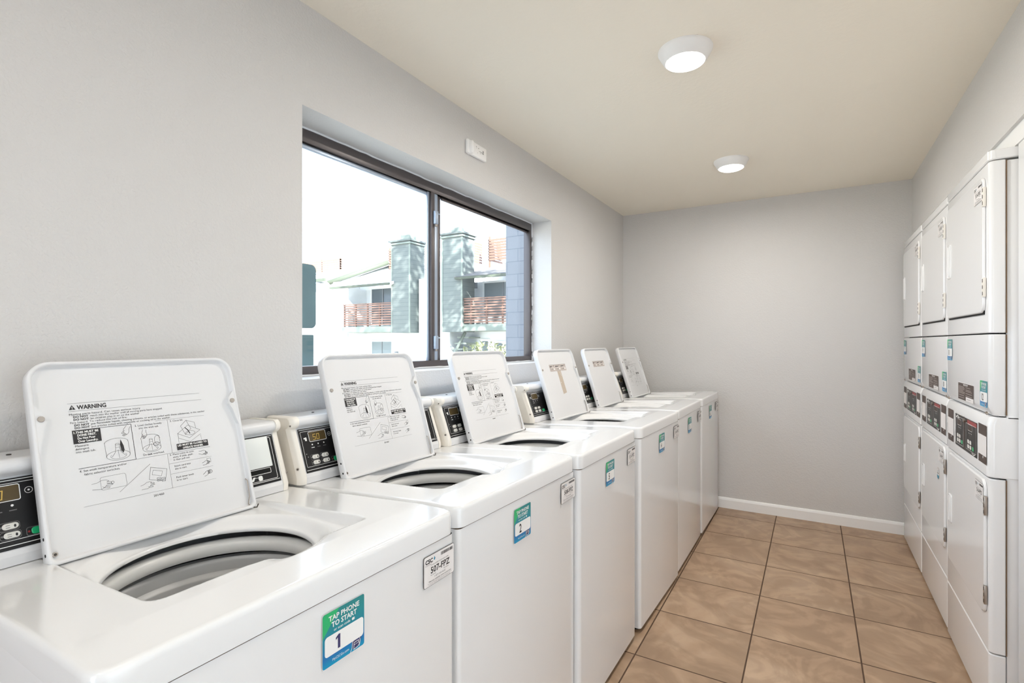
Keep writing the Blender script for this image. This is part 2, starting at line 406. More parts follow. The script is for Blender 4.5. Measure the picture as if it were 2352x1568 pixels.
# ------------------------------------------------------------------ printed sheets
def tap_sticker(num):
    """'tap phone to start' sticker, .094 square, origin bottom left"""
    s = Sheet(); W = .094
    s.poly(rrect(W, W, .004, 4, W/2, W/2), M['prw'], 1)
    s.poly(rrect(W-.0012, W-.0012, .004, 4, W/2, W/2), M['grad'], 2)
    s.poly([(.0006, .052), (.036, .0934), (.004, .0934), (.0006, .0894)], M['sgreen'], 3)
    s.text('TAP PHONE', W/2, .0775, .0125, M['prw'], 4, w=.068, bold=.025, align='c')
    s.text('TO START', W/2, .0655, .0125, M['prw'], 4, w=.056, bold=.025, align='c')
    s.text('or scan code', .024, .0575, .0065, M['prw'], 4, w=.036, bold=.01); s.rr(.064, .0572, .07, .0618, .001, M['prw'], 4)
    s.rr(.005, .0185, W-.003, .053, .006, M['prw'], 3)
    if num == '1': s.poly([(.0325, .0235), (.0378, .0235), (.0378, .0478), (.0338, .0478), (.0282, .0438), (.0282, .0398), (.0325, .0425)], M['navy'], 4)
    else: s.text(num, .034, .0235, .034, M['navy'] if num == '1' else M['prb'], 4, w=.0125*len(num), bold=.02, align='c')
    s.text('MyCSCGo.com', .021, .0075, .0062, M['prw'], 4, w=.036)
    # line drawing of a hand holding a phone
    s.poly([(.064, .0185), (.086, .0185), (.08, .006), (.066, .004)], M['navy'], 4)
    s.line([(.060, .001), (.064, .008), (.065, .017), (.068, .021)], .0011, M['prw'], 5); s.line([(.068, .003), (.0685, .015), (.079, .0155), (.081, .008), (.077, .0045), (.069, .0035)], .0011, M['prw'], 5)
    s.line([(.082, .018), (.083, .011), (.0805, .004)], .0011, M['prw'], 5); s.line([(.069, .011), (.079, .0115)], .0008, M['prw'], 5)
    return s.mesh('start_sticker')
def service_label(code):
    """.108 x .067 machine label, origin bottom left"""
    s = Sheet(); w, h = .106, .067
    s.poly(rrect(w, h, .005, 4, w/2, h/2), M['prb'], 1); s.poly(rrect(w-.0018, h-.0018, .0045, 4, w/2, h/2), M['decalw'], 2)
    s.text('CSC', .005, .0505, .0125, M['prb'], 3, w=.025, bold=.035)
    s.poly([(.033, .0545), (.0355, .0605), (.0385, .056), (.036, .0515)], M['cscblue'], 3)
    s.text('ServiceWorks', .0055, .0465, .0036, M['prg'], 3, w=.02)
    random.seed(hash(code) % 1000 if False else len(code)*7); x = .058
    while x < .101:
        q = random.uniform(.0006, .0018); s.rect(x, .0545, min(x+q, .101), .0615, M['prb'], 3); x += q+random.uniform(.0005, .0014)
    s.text('To report a problem call with machine number', .023, .0435, .0036, M['prb'], 3, w=.062)
    s.text(code, w/2+.003, .0265, .019, M['prb'], 3, w=.066, bold=.02, align='c')
    s.text('For Service', .023, .0215, .0036, M['prb'], 3, w=.018); s.text('Text Service', .067, .0215, .0036, M['prb'], 3, w=.018)
    s.text('1-877-264-6622', w/2+.002, .0148, .0055, M['prg'], 3, w=.038, align='c')
    s.text('Visit our website www.cscsw.com', .016, .009, .0042, M['prb'], 3, w=.078, bold=.01)
    s.rect(.013, .0063, .096, .0067, M['prg'], 3); s.text('or service may be requested in our mobile app', .016, .0028, .0032, M['prg'], 3, w=.074)
    return s.mesh('service_label')
def hand(s, x, y, k, rot, wd=.0006, ly=2, m=None):
    """a sketched reaching hand: wrist lines, palm, thumb and fingers"""
    m = m or M['prg']
    def T(p): c, q = math.cos(rot), math.sin(rot); return [(x+k*(a*c-b*q), y+k*(a*q+b*c)) for a, b in p]
    for p in ([(-1.3,.35),(-.7,.42),(-.25,.62),(.25,.6),(.55,.42),(.3,.3)], [(-1.3,-.35),(-.8,-.42),(-.35,-.5),(0,-.35),(.25,-.1)],
              [(.3,.3),(.75,.28),(.95,.12),(.7,.08),(.3,.12)], [(.3,.1),(.8,-.02),(.95,-.15),(.65,-.16),(.25,-.08)], [(-.2,-.2),(.1,-.42),(.5,-.5),(.6,-.38),(.2,-.22)]):
        s.line(T(p), wd, m, ly)
def warning_print():
    """lid instructions; origin = lid centre line at the hinge, x right, y up"""
    s = Sheet(); G, B = M['prg'], M['prb']; X = lambda y: y-.588
    s.rect(X(.445), .3065, X(.706), .3070, G, 1); s.rect(X(.445), .2900, X(.7085), .2905, G, 1)
    s.poly([(X(.4465), .2935), (X(.4575), .2935), (X(.452), .3035)], B, 1); s.text('!', X(.452), .2943, .008, M['prw'], 2, align='c', bold=.02)
    s.text('WARNING', X(.460), .2935, .0125, B, 1, w=.051, bold=.03)
    y = .2818
    for t, b, dx, w in (('Moving parts hazard. Can cause serious injury', 0, 0, .128), ('reach into the washer until all moving parts have stopped.', 1, .006, .138), ('let children play in or on the washer', 1, .006, .09),
                        ('Fire hazard. To reduce the risk of fire:', 0, 0, .1), ('put flammable liquids, cleaning solvents, or articles soiled with these substances, in the washer', 1, .006, .231), ('put articles soiled with vegetable or cooking oil in the washer.', 1, .006, .152)):
        x = X(.446)+dx
        if b: s.text('DO NOT', x, y, .0058, B, 1, w=.0255, bold=.03); x += .0285
        s.text(t, x, y, .0058, B, 1, w=w); y -= .0058
    s.rect(X(.60), .2500, X(.7085), .2504, G, 1)
    # step 1
    s.rect(X(.447), .2222, X(.4945), .2495, B, 2)
    for k, t in enumerate(('1.THIS MUST BE', 'DONE FIRST.', 'Do Not Pour', 'Over Laundry.')): s.text(t, X(.449 if not k else .4545), .2432-.0062*k, .0062, M['prw'], 3, w=(.042, .032, .03, .034)[k], bold=.03)
    for k, t in enumerate(('Measure', 'detergent', 'into wash tub.')): s.text(t, X(.449), .2155-.0062*k, .0062, B, 1, w=(.022, .0225, .033)[k])
    s.line([(X(.447), .2498), (X(.551), .2498), (X(.551), .1712), (X(.45), .1712)], .0009, B, 1)
    def tub(cx, cy, k):
        s.arc(cx, cy, .0215*k, .010*k, 0, 360, .0006, G, 1, 30); s.arc(cx, cy-.001*k, .0145*k, .0062*k, 150, 390, .0005, G, 1, 20)
        s.line([(cx-.0215*k, cy), (cx-.0225*k, cy+.03*k)], .0006, G, 1); s.line([(cx+.0215*k, cy), (cx+.0205*k, cy+.03*k)], .0006, G, 1)
        s.arc(cx-.001*k, cy+.028*k, .0215*k, .009*k, 0, 180, .0006, G, 1, 16)
        s.rect(cx-.0035*k, cy+.017*k, cx+.0035*k, cy+.0175*k, G, 1); s.arc(cx, cy+.024*k, .0038*k, .0018*k, 0, 360, .0005, G, 1, 12)
        for q in (-1, 1): s.line([(cx+q*.0037*k, cy+.024*k), (cx+q*.0037*k, cy+.015*k), (cx+q*.006*k, cy+.006*k), (cx+q*.0125*k, cy-.002*k)], .0006, G, 1)
        s.line([(cx, cy+.012*k), (cx+.001*k, cy-.006*k)], .0005, G, 1)
    tub(X(.5205), .186, 1.0); hand(s, X(.5385), .2345, .0105, R(-120), .0006, 1, G)
    s.poly([(X(.5275), .2195), (X(.5315), .206), (X(.5325), .196), (X(.530), .190), (X(.5265), .196), (X(.5255), .208)], B, 2)
    # step 2
    s.text('2. Load clothes loosely', X(.558), .2425, .006, B, 1, w=.054); s.text('into the wash tub.', X(.565), .236, .006, B, 1, w=.04)
    tub(X(.585), .190, .85); hand(s, X(.573), .222, .009, R(-100), .0006, 1, G); s.arc(X(.598), .207, .006, .010, 20, 330, .0006, G, 1); s.arc(X(.595), .198, .006, .004, 0, 300, .0008, B, 1)
    s.text('Do', X(.566), .1755, .0062, B, 1, w=.0065); s.text('not', X(.5745), .1755, .0062, B, 1, w=.009, bold=.03); s.text('overload.', X(.5855), .1755, .0062, B, 1, w=.023)
    s.line([(X(.6245), .2495), (X(.6245), .1712)], .0005, G, 1); s.line([(X(.551), .1712), (X(.709), .1712)], .0005, G, 1)
    # step 3
    s.text('3. Close lid.', X(.63), .2435, .006, B, 1, w=.028)
    c = X(.667); s.line([(c-.025, .214), (c, .200), (c+.026, .216), (c, .231), (c-.025, .214), (c-.024, .203), (c, .191)], .0006, G, 1); s.line([(c, .191), (c+.026, .206)], .0005, G, 1)
    s.line([(c-.008, .209), (c-.016, .231), (c-.002, .243), (c+.006, .222), (c-.008, .209)], .0007, G, 1); s.line([(c-.002, .243), (c+.016, .236), (c+.017, .222)], .0006, G, 1)
    s.line([(c-.007, .226), (c-.001, .219), (c+.002, .211)], .0018, B, 1); s.arc(c+.003, .212, .011, .005, 0, 360, .0006, G, 1)
    for dx in (-.025, 0, .026): s.line([(c+dx, .203-abs(dx)*.0-(.012 if dx == 0 else 0)), (c+dx*1.0, .192-(.008 if dx == 0 else 0))], .0005, G, 1)
    s.rect(X(.636), .1752, X(.7065), .190, B, 2); s.text('LID MUST BE CLOSED TO', X(.671), .1838, .006, M['prw'], 3, w=.066, bold=.03, align='c'); s.text('OPERATE WASHER', X(.671), .1768, .006, M['prw'], 3, w=.046, bold=.03, align='c')
    # step 4
    s.text('4. Set wash temperature and/or', X(.4505), .1635, .0062, B, 1, w=.082); s.text('fabric selector switches.', X(.4575), .1562, .0062, B, 1, w=.062)
    s.ring(X(.482), .1195, X(.528), .1465, .004, .0005, G, 1); hand(s, X(.488), .130, .016, 0, .0006, 1, G); s.disc(X(.503), .132, .0028, B, 1); s.disc(X(.503), .132, .0021, M['lidw'], 2)
    s.line([(X(.576), .1555), (X(.513), .109)], .0006, G, 1)
    c = X(.588); s.line([(c-.018, .122), (c-.012, .148), (c+.020, .138), (c+.013, .112), (c-.018, .122)], .0006, G, 1); s.line([(c-.008, .141), (c+.010, .135), (c+.007, .125), (c-.011, .131), (c-.008, .141)], .0005, G, 1)
    for q in (0, 1):
        for k in (0, 1): s.ring(c-.003+q*.009, .1145+k*.0045-q*.002, c+.005+q*.009, .1182+k*.0045-q*.002, .001, .0006, B, 1)
    hand(s, c-.020, .110, .012, R(8), .0006, 1, G)
    # step 5
    s.line([(X(.6135), .1712), (X(.6135), .0925)], .0005, G, 1)
    s.text('5. Place coins in coin', X(.6185), .1655, .0058, B, 1, w=.052); s.text('slots, if slide, push', X(.6245), .1592, .0058, B, 1, w=.043); s.text('in then pull out.', X(.6245), .153, .0058, B, 1, w=.036)
    s.line([(X(.6145), .1475), (X(.709), .1475)], .0004, G, 1); s.text('Insert card into', X(.6245), .1385, .0058, B, 1, w=.035); s.text('slot to start.', X(.6245), .132, .0058, B, 1, w=.026)
    s.line([(X(.6145), .124), (X(.709), .124)], .0004, G, 1); s.text('Push timer knob', X(.6245), .1125, .0058, B, 1, w=.038); s.text('in to start.', X(.6245), .106, .0058, B, 1, w=.024)
    hand(s, X(.693), .159, .009, R(-12), .0006, 1, B); hand(s, X(.696), .1345, .008, R(10), .0006, 1, B); s.ring(X(.697), .134, X(.706), .144, .0005, .0006, G, 1); hand(s, X(.694), .110, .008, R(25), .0006, 1, B); s.arc(X(.7), .112, .005, .004, 0, 360, .0008, B, 1)
    s.line([(X(.45), .0945), (X(.711), .0925)], .0004, G, 1); s.text('201460', X(.584), .083, .0068, B, 1, w=.021, align='c')
    return s.mesh('warning_print')
def strip_print():
    """three-column taupe instruction label"""
    s = Sheet(); s.rect(-.1, .268, .1, .306, M['tint'], 1); s.rect(-.1, .306, .1, .3072, M['prg'], 1)
    for k in range(3):
        x = -.096+k*.066
        s.rect(x, .294, x+.026+.01*(k > 0), .2985, M['prb'], 2); s.disc(x+.05, .3, .0028, M['prb'], 2)
        s.rect(x+.012, .2885, x+.05, .2905, M['decalw'], 2); s.rect(x+.014, .280, x+.036, .282, M['prg'], 2); s.rect(x+.04, .276, x+.054, .286, M['decalw'], 2); s.rect(x+.059, .268, x+.061, .303, M['decalw'], 2)
    return s.mesh('instruction_label')
def tape_print():
    s = Sheet(); s.poly([(-.022, .268), (.022, .27), (.024, .14), (-.02, .134)], M['tape'], 1)
    s.line([(.01, .262), (.011, .245), (.016, .24)], .002, M['decalw'], 2); s.disc(-.012, .2, .003, M['decalw'], 2, 8)
    return s.mesh('glue_patch')
def badge_print():
    s = Sheet(); s.text('TE', .31*0-.006, .0, .012, M['prg'], 1, w=.012, bold=.02); return s.mesh('badge')

def console_print(kind, w):
    """black fascia of the console; origin left bottom of the fascia, x right, y up the slope"""
    s = Sheet(); h = .132; B, Wt, G = M['black'], M['prw'], M['prg']
    s.rect(0, 0, w, h, M['black'], 1)
    s.rect(.003, .0065, w-.003, .0078, Wt, 2); s.rect(.003, h-.0042, w-.003, h-.003, Wt, 2)
    s.ring(.006, .016, w*.52, h-.009, .003, .0009, Wt, 2)
    s.rect(.014, .1, .022, .104, Wt, 2); s.rr(.018, .094, .024, .105, .002, Wt, 2)
    s.ring(.032, .089, .094, .12, .004, .0013, Wt, 2); s.rr(.0335, .0905, .0925, .1185, .003, M['lcd'], 3)
    if 'lit' in kind:
        for d, segs in ((.046, 'abfg_cd'), (.059, 'abcdef')):
            a, y0, y1, ym, q = d, .0945, .1105, .1025, .008
            T = {'a': [(a, y1), (a+q, y1)], 'd': [(a, y0), (a+q, y0)], 'g': [(a, ym), (a+q, ym)], 'f': [(a, ym), (a, y1)], 'e': [(a, y0), (a, ym)], 'b': [(a+q, ym), (a+q, y1)], 'c': [(a+q, y0), (a+q, ym)]}
            use = 'afgcd' if d < .05 else 'abcdef'
            for g in use: s.line([(x+(y-y0)*.12, y) for x, y in T[g]], .0017, M['digit'], 4)
    s.ring(.1, .098, .1125, .1105, .0062, .0009, Wt, 2); s.disc(.1063, .1043, .0018, Wt, 2)
    for k, x in enumerate((.039, .060, .0805)): s.disc(x, .0805, .0022, Wt, 2); s.rect(x-.005, .0705, x+.006, .0723, G if k else Wt, 2)
    s.disc(.013, .055, .0012, Wt, 2, 8); s.disc(.0165, .046, .0012, Wt, 2, 8)
    for x, y in ((.041, .043), (.0745, .043), (.041, .0265), (.0755, .0265)): s.ring(x-.017, y-.0078, x+.0135, y+.0078, .005, .0009, G, 2); s.disc(x-.0135, y, .002, G, 2, 8)
    s.ring(.0955, .0175, .127, .0335, .004, .0009, G, 2); s.disc(.0995, .0255, .002, M['red'], 2, 8)
    # payment end
    x0 = w-.098
    s.ring(x0-.012, .01, w-.008, h-.007, .004, .0012, Wt, 2)
    if 'plate' in kind:
        s.ring(w-.1, .028, w-.024, .043, .003, .0012, Wt, 3); s.rect(w-.098, .0305, w-.0265, .0405, M['dark'], 4)
        s.poly([(w-.085, .014), (w-.078, .024), (w-.072, .024), (w-.078, .014)], Wt, 2); s.rr(w-.064, .012, w-.052, .025, .004, Wt, 2); s.line([(w-.078, .022), (w-.06, .021)], .0009, Wt, 2)
    if 'card' in kind:
        s.ring(w-.09, .030, w-.03, .045, .003, .0012, Wt, 3); s.rect(w-.088, .033, w-.033, .042, M['dark'], 4)
        s.rect(w-.09, .048, w-.045, .052, M['red'], 2); s.rect(w-.088, .055, w-.05, .058, M['red'], 2)
    return s.mesh('control_print')

# ------------------------------------------------------------------ washers
def smooth(t): t = max(0., min(1., t)); return t*t*(3-2*t)
HX, HR = -.318, .186            # tub opening centre (depth) and radius
def deck_z(x, y, lc, yl, yr):
    """height of the enamelled top: rim, lid recess, dish round the opening"""
    g = max(0., min(1., (x+.6)/.5)); zo = .9065+.029*g
    hw, cx, hl, lo = .222, (-.64-.137)/2, (.64-.137)/2, .020
    dx, dy = abs(x-cx)-(hl-.03), abs(y-lc-lo)-(hw-.03)
    d = math.hypot(max(dx, 0), max(dy, 0))+min(max(dx, dy), 0)-.03       # outside positive
    z = zo+(.9035+.005*g-zo)*smooth((-d-.002)/.016)
    r = math.hypot(x-HX, y-lc)
    z -= .02*smooth((HR+.036-r)/.036)*max(smooth((-d-.004)/.03), smooth((y-lc+.02)/.07))
    return z
def deck(yl, yr, lc):
    mb = MB(); x0, x1 = -.705, 0
    def outline(inset):
        return [(a, b) for a, b in rrect(x1-x0-2*inset, yr-yl-2*inset, max(.028-inset, .004), 7, (x0+x1)/2, (yl+yr)/2)]
    # subdivide outline for even sampling
    def dense(inset, n=168):
        P = outline(inset); out = []; k = len(P); seg = []
        per = sum(math.dist(P[i], P[(i+1) % k]) for i in range(k))
        for i in range(k):
            a, b = P[i], P[(i+1) % k]; m = max(1, round(math.dist(a, b)/per*n)); out += [(a[0]+(b[0]-a[0])*j/m, a[1]+(b[1]-a[1])*j/m) for j in range(m)]
        return out
    base = outline(0)
    k = len(base); per = sum(math.dist(base[i], base[(i+1) % k]) for i in range(k)); cnt = [max(1, round(math.dist(base[i], base[(i+1) % k])/per*170)) for i in range(k)]
    def samp(inset):
        P = outline(inset); out = []
        for i in range(k):
            a, b = P[i], P[(i+1) % k]; out += [(a[0]+(b[0]-a[0])*j/cnt[i], a[1]+(b[1]-a[1])*j/cnt[i]) for j in range(cnt[i])]
        return out
    rings = []
    for inset, dz in ((.006, None), (.0, None), (0, .011), (.0008, .006), (.0028, .0022), (.006, .0003), (.0095, 0)):
        rings.append([(x, y, .886 if dz is None else .9065+.029*max(0, min(1, (x+.6)/.5))-dz) for x, y in samp(inset)])
    edge = samp(.0095); m = 70
    for t in range(1, m+1):
        u = t/m; ring = []
        for x, y in edge:
            a = math.atan2(y-lc, x-HX); hx, hy = HX+HR*math.cos(a), lc+HR*math.sin(a)
            px, py = x+(hx-x)*u, y+(hy-y)*u
            ring.append((px, py, deck_z(px, py, lc, yl, yr)))
        rings.append(ring)
    last = rings[-1]
    for dr, dz, zc in ((-.0015, -.003, 0), (-.002, -.008, 0), (-.0015, 0, .8765), (.008, 0, .8745), (.03, 0, .873)):
        rings.append([(HX+(HR+dr)*math.cos(math.atan2(y-lc, x-HX)), lc+(HR+dr)*math.sin(math.atan2(y-lc, x-HX)), zc or z+dz) for x, y, z in last])
    mb.loft(rings, M['enamel'])
    return mb
PRINTS = {'warning': warning_print(), 'strip': strip_print(), 'tape': tape_print()}
TAN = .362                       # console face leans back
def washer(X, Y, rz, yl, yr, lc, lw, num, code, consk, lidp, label):
    yl -= Y; yr -= Y; lc -= Y
    t = empty('washing_machine', (X, Y, 0), R(rz)); tag(t, label, 'washing machine', 'top loading washers along the window wall')
    # cabinet
    b = MB(); out = rrect(.701, yr-yl-.006, (.01, .013, .013, .01), 5, -.3525, (yl+yr)/2)
    rings = [[(x, y, z) for x, y in out] for z in (.022, .8838)]
    b.loft(rings, M['enamel']); b.add(rings[0], [list(range(len(out)))], M['enamel'])
    for q in ((-.69, -.012, yr-.02, yr-.010), (-.69, -.012, yl+.010, yl+.02), (-.02, -.010, yl+.012, yr-.012)): b.box(*q, .87, .9, M['rust'])
    b.obj('cabinet', t)
    for fx, fy in ((-.04, yl+.05), (-.04, yr-.05), (-.66, yl+.05), (-.66, yr-.05)):
        MB().cyl((fx, fy, 0), (0, 0, 1), .02, .022, M['seam'], 14).obj('foot', t)
    deck(yl, yr, lc).obj('top_deck', t, auto=70)
    # tub
    zt = .860
    MB().lathe([(.236, zt-.03), (.225, zt-.012), (.214, zt-.004), (.203, zt-.002), (.194, zt-.006), (.190, zt-.014), (.190, zt-.026), (.194, zt-.033), (.203, zt-.035)], HX, lc, M['tubw'], 72).obj('tub_ring', t)
    k = MB(); k.lathe([(.238, zt-.03), (.238, .3)], HX, lc, M['dark'], 48)
    k.lathe([(.222, zt-.046), (.209, zt-.047), (.206, zt-.050), (.204, zt-.056), (.203, zt-.075), (.194, zt-.082), (.193, zt-.085), (.192, .42), (.18, .40), (.03, .39), (.001, .39)], HX, lc, M['steel'], 72); k.obj('wash_basket', t)
    a = MB(); a.lathe([(.13, .4), (.1, .43), (.05, .47), (.035, .6), (.032, .70), (.028, .72), (.001, .722)], HX, lc, M['tubw'], 32)
    for i in range(4):
        a.box(.03, .12, -.006, .006, .4, .47, M['tubw']).xf(Matrix.Translation((HX, lc, 0)) @ Matrix.Rotation(PI/2*i+.3, 4, 'Z'), len(a.v)-8)
    a.obj('agitator', t)
    # console
    cl, cr = yl-.014, yr-.027
    fx, fz = -.560, .928
    nx, nz = fx-.146*TAN+.003, fz+.1585
    def nose(r): return [(nx+r*math.cos(R(a)), nz+r*math.sin(a*PI/180)) for a in range(-62, 84, 12)]
    prof = [(fx-.012, .910), (fx, .910), (fx, fz), (fx-.146*TAN, fz+.138), *nose(.015), (-.716, fz+.170), (-.720, .908)]
    c = MB().prism(prof, 'y', cl+.022, cr-.022, M['lidw']); co = c.obj('control_console', t, auto=35)
    pc = [(fx-.03, .9095), (fx+.001, .9095), (fx+.002, fz), (fx-.146*TAN+.002, fz+.138), *nose(.017), (-.718, fz+.172), (-.722, .9085)]
    for q, ya, yb in ((-1, cl, cl+.022), (1, cr-.022, cr)):
        e = MB(); inn = .0
        # outer edge of the cap is chamfered toward the end
        ye, yi = (ya, yb) if q < 0 else (yb, ya)
        sh = [(x-(.016 if 0 < i < len(pc)-2 else 0), z-(.004 if z > 1.08 else 0)) for i, (x, z) in enumerate(pc)]
        s2 = [(x-(.005 if 0 < i < len(pc)-2 else 0), z-(.0008 if z > 1.08 else 0)) for i, (x, z) in enumerate(pc)]
        mid = ya+(yb-ya)*.5; m2 = mid+(ye-mid)*.6
        e.loft([[(x, yi, z) for x, z in pc], [(x, mid, z) for x, z in pc], [(x, m2, z) for x, z in s2], [(x, ye, z) for x, z in sh]], M['cream'], True, True, smooth=True)
        ec = e.obj('end_cap', co)
        for zz, xx in ((1.078, fx-.146*TAN+.003), (.955, fx-.016)):
            MB().cyl((xx, (mid+ye)/2, zz), (.62, q*.78, 0), .0042, .0045, M['rubber'], 12).cyl((xx+.003, (mid+ye)/2+q*.0035, zz), (.62, q*.78, 0), .002, .001, M['seam'], 8).obj('screw', co)
    MB().cyl((-.66, cl+.12, fz+.172), (0, 0, 1), .004, .0015, M['seam'], 10).obj('top_screw', co)
    ang = math.atan(TAN); up = (-math.sin(ang), 0, math.cos(ang))
    o0 = (fx+.0006-math.sin(ang)*.012, cl+.026, fz+math.cos(ang)*.012); F = frame(o0, (0, 1, 0), up); w = cr-cl-.052
    p = Sheet(); p.put('control_panel', co, F, console_print(consk, w))
    def onp(mb, name): o = mb.obj(name, co); o.matrix_local = F; return o
    for i, (x, y) in enumerate(((.041, .043), (.0745, .043), (.041, .0265), (.0755, .0265))):
        k = MB(); q = rrect(.0235, .0115, .0055, 5, x, y); k.loft([[(a, b_, z) for a, b_ in rrect(.0235-2*i2, .0115-2*i2, .0055-i2, 5, x, y)] for z, i2 in ((0, 0), (.0018, 0), (.0028, .001))], M['btn'], cap1=True)
        k.add([(x+dx, y+dy, .0030) for dx, dy in ((-.007, .001), (-.001, .001), (-.001, .002), (-.007, .002))], [(0, 1, 2, 3)], M['prg']); k.add([(x+dx, y+dy, .0030) for dx, dy in ((-.007, -.003), (-.001, -.003), (-.001, -.002), (-.007, -.002))], [(0, 1, 2, 3)], M['prg'])
        k.add([(x+.006+.0018*math.cos(2*PI*j/8), y-.0005+.003*math.sin(2*PI*j/8), .0030) for j in range(8)], [list(range(8))], M['prb'])
        onp(k, 'button')
    k = MB().loft([[(a, b_, z) for a, b_ in rrect(.022-2*i2, .013-2*i2, .005-i2, 5, .114, .0255)] for z, i2 in ((0, 0), (.0018, 0), (.0028, .001))], M['palegreen' if num == '5' else 'green'], cap1=True); g = onp(k, 'start_button')
    g['label'] = 'pale green start button' if num == '5' else 'green start button'
    if 'plate' in consk:
        onp(MB().box(w-.105, w-.018, .045, .128, 0, .004, M['plate'], .0012), 'coin_box_plate')['label'] = 'plain white cover plate'
    if 'low' in consk:
        onp(MB().box(w-.105, w-.012, .008, .088, 0, .004, M['plate'], .0012), 'coin_box_plate')['label'] = 'plain white cover plate'
    # lid, standing open and leaning on the console
    th = R(18); h = .395
    F = frame((-.508, lc, .905), (0, 1, 0), (-math.sin(th), 0, math.cos(th)))
    rt, rb = .04, .012
    def ring(i, z): return [(x, y+h/2, z) for x, y in rrect(lw-2*i, h-2*i, (max(rb-i*.3, .003), max(rb-i*.3, .003), rt-i, rt-i), 8)]
    k = MB().loft([ring(.003, -.014), ring(.0, -.011), ring(0, .0095), ring(.0015, .0118), ring(.004, .0125), ring(.0065, .0118), ring(.0080, .0095), ring(.0088, .0012), ring(.0105, 0)], M['lidw'])
    k.add(ring(.0105, 0), [list(range(36))], M['lidw']); k.add(ring(.003, -.014), [list(range(36))[::-1]], M['lidw'])
    for q in (-1, 1):
        g = [(q*(lw/2-.004), .31), (q*(lw/2-.014), .297), (q*(lw/2-.023), .286), (q*(lw/2-.024), .272), (q*(lw/2-.017), .255), (q*(lw/2-.013), .235), (q*(lw/2-.004), .2)]
        if q < 0: g = g[::-1]
        k.prism(g, 'z', 0, .0115, M['lidw'], smooth=False)
    lid = k.obj('lid', t, auto=50); lid.matrix_local = F
    for q in (-1, 1):
        MB().cyl((q*(lw/2-.015), .278, .011), (0, 0, 1), .0062, .004, M['rubber'], 16, r2=.0052).obj('bumper', lid)
    MB().cyl((-(lw/2-.014), .02, .0), (0, 0, 1), .0045, .004, M['metal'], 12).cyl((-(lw/2-.014), .02, .004), (0, 0, 1), .0025, .0006, M['seam'], 8).obj('hinge_screw', lid)
    for yy in (.022, .052):
        MB().cyl((-lw/2+.0002, yy, .003), (-1, 0, 0), .003, .0006, M['dark'], 10).obj('rim_hole', lid)
    sp = MB().tube([(lw/2-.0135, .075, .004), (lw/2-.012, .07, .008), (lw/2-.0125, .03, .007), (lw/2-.016, .02, .006), (lw/2-.018, .012, .006), (lw/2-.014, .006, .007), (lw/2-.008, .010, .007)], .0014, M['metal'], 6)
    sp.tube([(lw/2-.010, .001, .010), (lw/2-.002, -.001, .012), (lw/2+.003, .006, .012)], .0016, M['seam'], 6).obj('hinge_spring', lid)
    for key in lidp:
        o = link({'warning': 'warning_print', 'strip': 'instruction_label', 'tape': 'glue_patch'}[key], PRINTS[key], lid)
        o.matrix_local = Matrix.Translation((0, 0, .0002)) @ Matrix.Diagonal((1, 1, 1, 1))
    # stickers on the front
    o = link('start_sticker', tap_sticker(num), t); o.matrix_local = frame((.0006, STK[num][0]-Y, .768), (0, 1, 0), (0, 0, 1)); o['label'] = 'teal start sticker numbered '+num
    o = link('service_label', service_label(code), t); o.matrix_local = frame((.0006, STK[num][1]-Y, .797), (0, 1, 0), (0, 0, 1))
    return t
STK = {'1': (.582, .842), '2': (1.215, 1.51), '5': (1.873, 2.132), '4': (2.575, 2.85), '3': (3.235, 3.54), '6': (3.92, 4.18)}
washer(-.713, .609, -.2, .262, .956, .584, .410, '1', '507-FPZ', 'lit plate', ['warning'], 'white top loading washer numbered 1, nearest the camera, lid open with printed warning')
washer(-.706, 1.294, -1, .966, 1.622, 1.272, .412, '2', '508-FPZ', 'lit card', ['warning'], 'white washer numbered 2, amber display reading 50, lid open in front of window')
washer(-.682, 1.94, -.5, 1.628, 2.252, 1.915, .425, '5', '511-FPZ', 'off low', ['warning'], 'white washer numbered 5, third from the camera, lid open under the window corner')
washer(-.658, 2.625, -2, 2.294, 2.956, 2.635, .44, '4', '510-FPZ', 'off', ['strip', 'tape'], 'white washer numbered 4, lid open with tan glue patch under a grey label')
washer(-.653, 3.31, -.4, 2.975, 3.645, 3.285, .44, '3', '509-FPZ', 'off', ['strip'], 'white washer second from the back wall, lid open with only a small grey label')
washer(-.643, 3.985, -.8, 3.66, 4.31, 3.94, .45, '6', '512-FPZ', 'off', ['warning'], 'white washer at the end of the row against the back wall, lid open')

